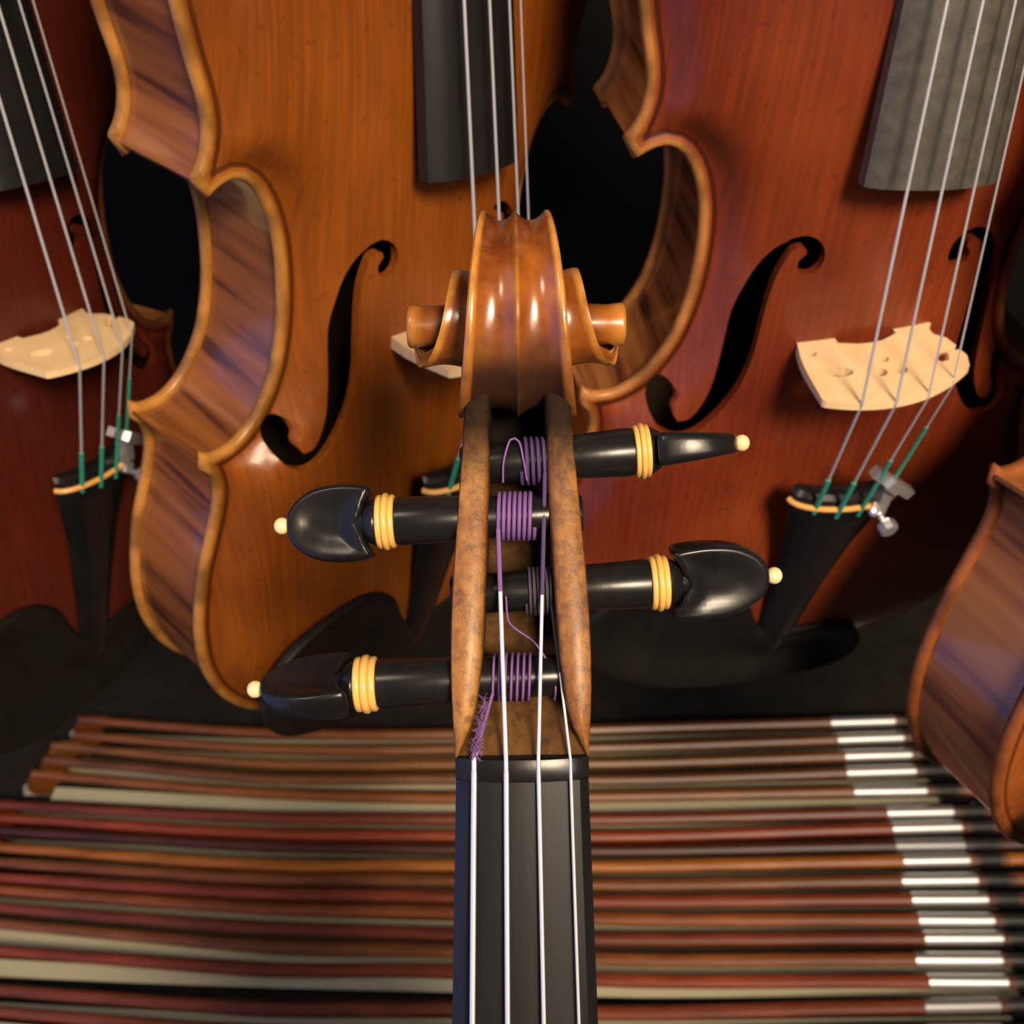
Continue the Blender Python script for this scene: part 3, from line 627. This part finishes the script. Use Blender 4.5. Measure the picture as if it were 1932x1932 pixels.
for i in range(len(ST)):
    w0, w1 = WN[i]; fac = 1+.0*i; gap = 76; e_grip = w1+gap; e_st = e_grip+72; hc, hm = HWD[i]
    sm = grain_mat('bow_stick_wood', tuple(.45*q*k for q, k in zip(COL[i], (1, .95, .55))), tuple(.95*q*k for q, k in zip(COL[i], (1, .98, .6))), .38, (.15, 1, 1), 130, coat=.35, coatr=.22)
    P = lambda x, z=ZST, Y=ST[i]: onplane(x, yat(Y, x), z)
    org = P(w0); root = thing('violin_bow', '%s violin bow, %s' % (NAMES[i], NTH[i]), 'bow', Matrix.Translation(org), 'bows laid side by side on the tray')
    loc = lambda p: tuple((p-org)*1000)
    xs = list(np.linspace(TIP[i], e_st, 26)); pts = [loc(P(x)) for x in xs]; rad = [3.4+1.3*min(1, (x-TIP[i])/600) for x in xs]
    obj('stick', G().tube(pts, rad, 10).mesh('bow_stick', sm), root)
    # fine wire turns of the winding
    n = 60; pts = [loc(P(w0+(w1-w0)*k/n)) for k in range(n+1)]
    obj('winding', G().tube(pts, [4.95+(.12 if k % 2 else 0) for k in range(n+1)], 12).mesh('bow_winding', SILVER if i not in (7, 15) else mat('dull_winding', (.42, .40, .40), .45, .8)), root)['label'] = 'silver wire winding'
    obj('grip', G().tube([loc(P(w1)), loc(P((w1+e_grip)/2)), loc(P(e_grip))], [4.6, 5.0, 4.6], 12).mesh('bow_grip', LEATHER), root)['label'] = 'black leather thumb grip'
    # frog
    a = P(w1+36); bq = P(w1+36+118); dx = (bq-a).normalized(); fr = []
    for t, zt, zb, hw_ in ((0, -3, -15, 4.2), (.06, -2.6, -18, 5.2), (.3, -2.6, -20, 5.3), (.75, -2.6, -21, 5.3), (.94, -2.6, -20.5, 5.2), (1, -3, -18, 4.8)):
        c_ = Vector(loc(a.lerp(bq, t))); fr.append([tuple(c_+Vector((0, y, z))) for y, z in ((-hw_*.55, zt), (hw_*.55, zt), (hw_*.8, -10), (hw_, zb+1), (hw_*.9, zb), (-hw_*.9, zb), (-hw_, zb+1), (-hw_*.8, -10))])
    f = obj('frog', G().loft(fr).mesh('bow_frog', EB), root)
    c_ = Vector(loc(a.lerp(bq, .5))); obj('pearl_eye', G().lathe(c_+Vector((0, -4.6, -13)), (0, -1, 0), [(0, 2.6), (.6, 2.6), (.7, 2.2)], 14).mesh('pearl_eye', IVORY), f)
    obj('adjuster', G().lathe(loc(P(e_st-2)), dx, [(0, 3.6), (.5, 4.2), (3.5, 4.2), (4, 3.7), (8.5, 3.7), (9, 4.2), (12, 4.2), (12.8, 3.0)], 8).mesh('bow_adjuster', NICKEL), root)['label'] = 'silver end screw'
    # head at the tip
    t0 = Vector(loc(P(TIP[i]+2))); hd = []
    for dxm, zt, zb, hw_ in ((-9, -12, -21, 2.2), (-6, -6, -21.8, 3.8), (-1, 0, -21.8, 4.4), (6, 2.6, -21.5, 4.6), (12, 3, -16, 4.2), (17, 3, -8, 3.6), (24, 2.8, -3.5, 2.9)):
        hd.append([tuple(t0+Vector((dxm, y*hw_, z))) for y, z in ((-.5, zt), (.5, zt), (1, (zt+zb)/2), (1, zb), (-1, zb), (-1, (zt+zb)/2))])
    h = obj('bow_head', G().loft(hd).mesh('bow_head', sm), root)
    obj('tip_face', G().box(t0+Vector((-3, 0, -22.0)), (20, 8.6, .9)).box(t0+Vector((-12, 0, -19.5)), (1.6, 5, 5.2)).mesh('tip_face', IVORY, smooth=False), h)
    # hair ribbon
    rb = []; x0, x1 = TIP[i]+38, w1+40
    for k in range(15):
        q = k/14; x = x0+(x1-x0)*q; zz = ZST-.0095-.006*(2*abs(q-.5))**2; Pc = onplane(x, yat(HR[i], x), zz); c_ = Vector(loc(Pc)); hw_ = hc*.5*(1-.45*float(sstep(.6, .95, q)))*(1 if i not in (13, 14, 7) else 1.25-.4*min(1, q*2))
        rb.append([tuple(c_+Vector((0, -hw_, .15))), tuple(c_+Vector((0, hw_, .15))), tuple(c_+Vector((0, hw_, -.5))), tuple(c_+Vector((0, -hw_, -.5)))])
    obj('hair', G().loft(rb).mesh('bow_hair', HAIR[hm], smooth=False), root)['label'] = 'pale horsehair band'

# ------------------------------------------------------------------ setting
def struct(name, c, d, mt):
    o = obj(name, G().box(tuple(x*1000 for x in c), tuple(x*1000 for x in d)).mesh(name, mt, smooth=False)); o['kind'] = 'structure'; return o
struct('floor', (0, -.6, -.02), (5, 5, .04), FLOORM)
struct('wall_back', (0, .80, 1.3), (5, .10, 2.6), WALLM)
g = G().box((0, 430, (TRAY*500)), (1000, 620, TRAY*1000)); t = obj('display_table', g.mesh('display_table', CLOTH, smooth=False))
tag(t, 'black cloth-covered table top under the row of bows', 'table')
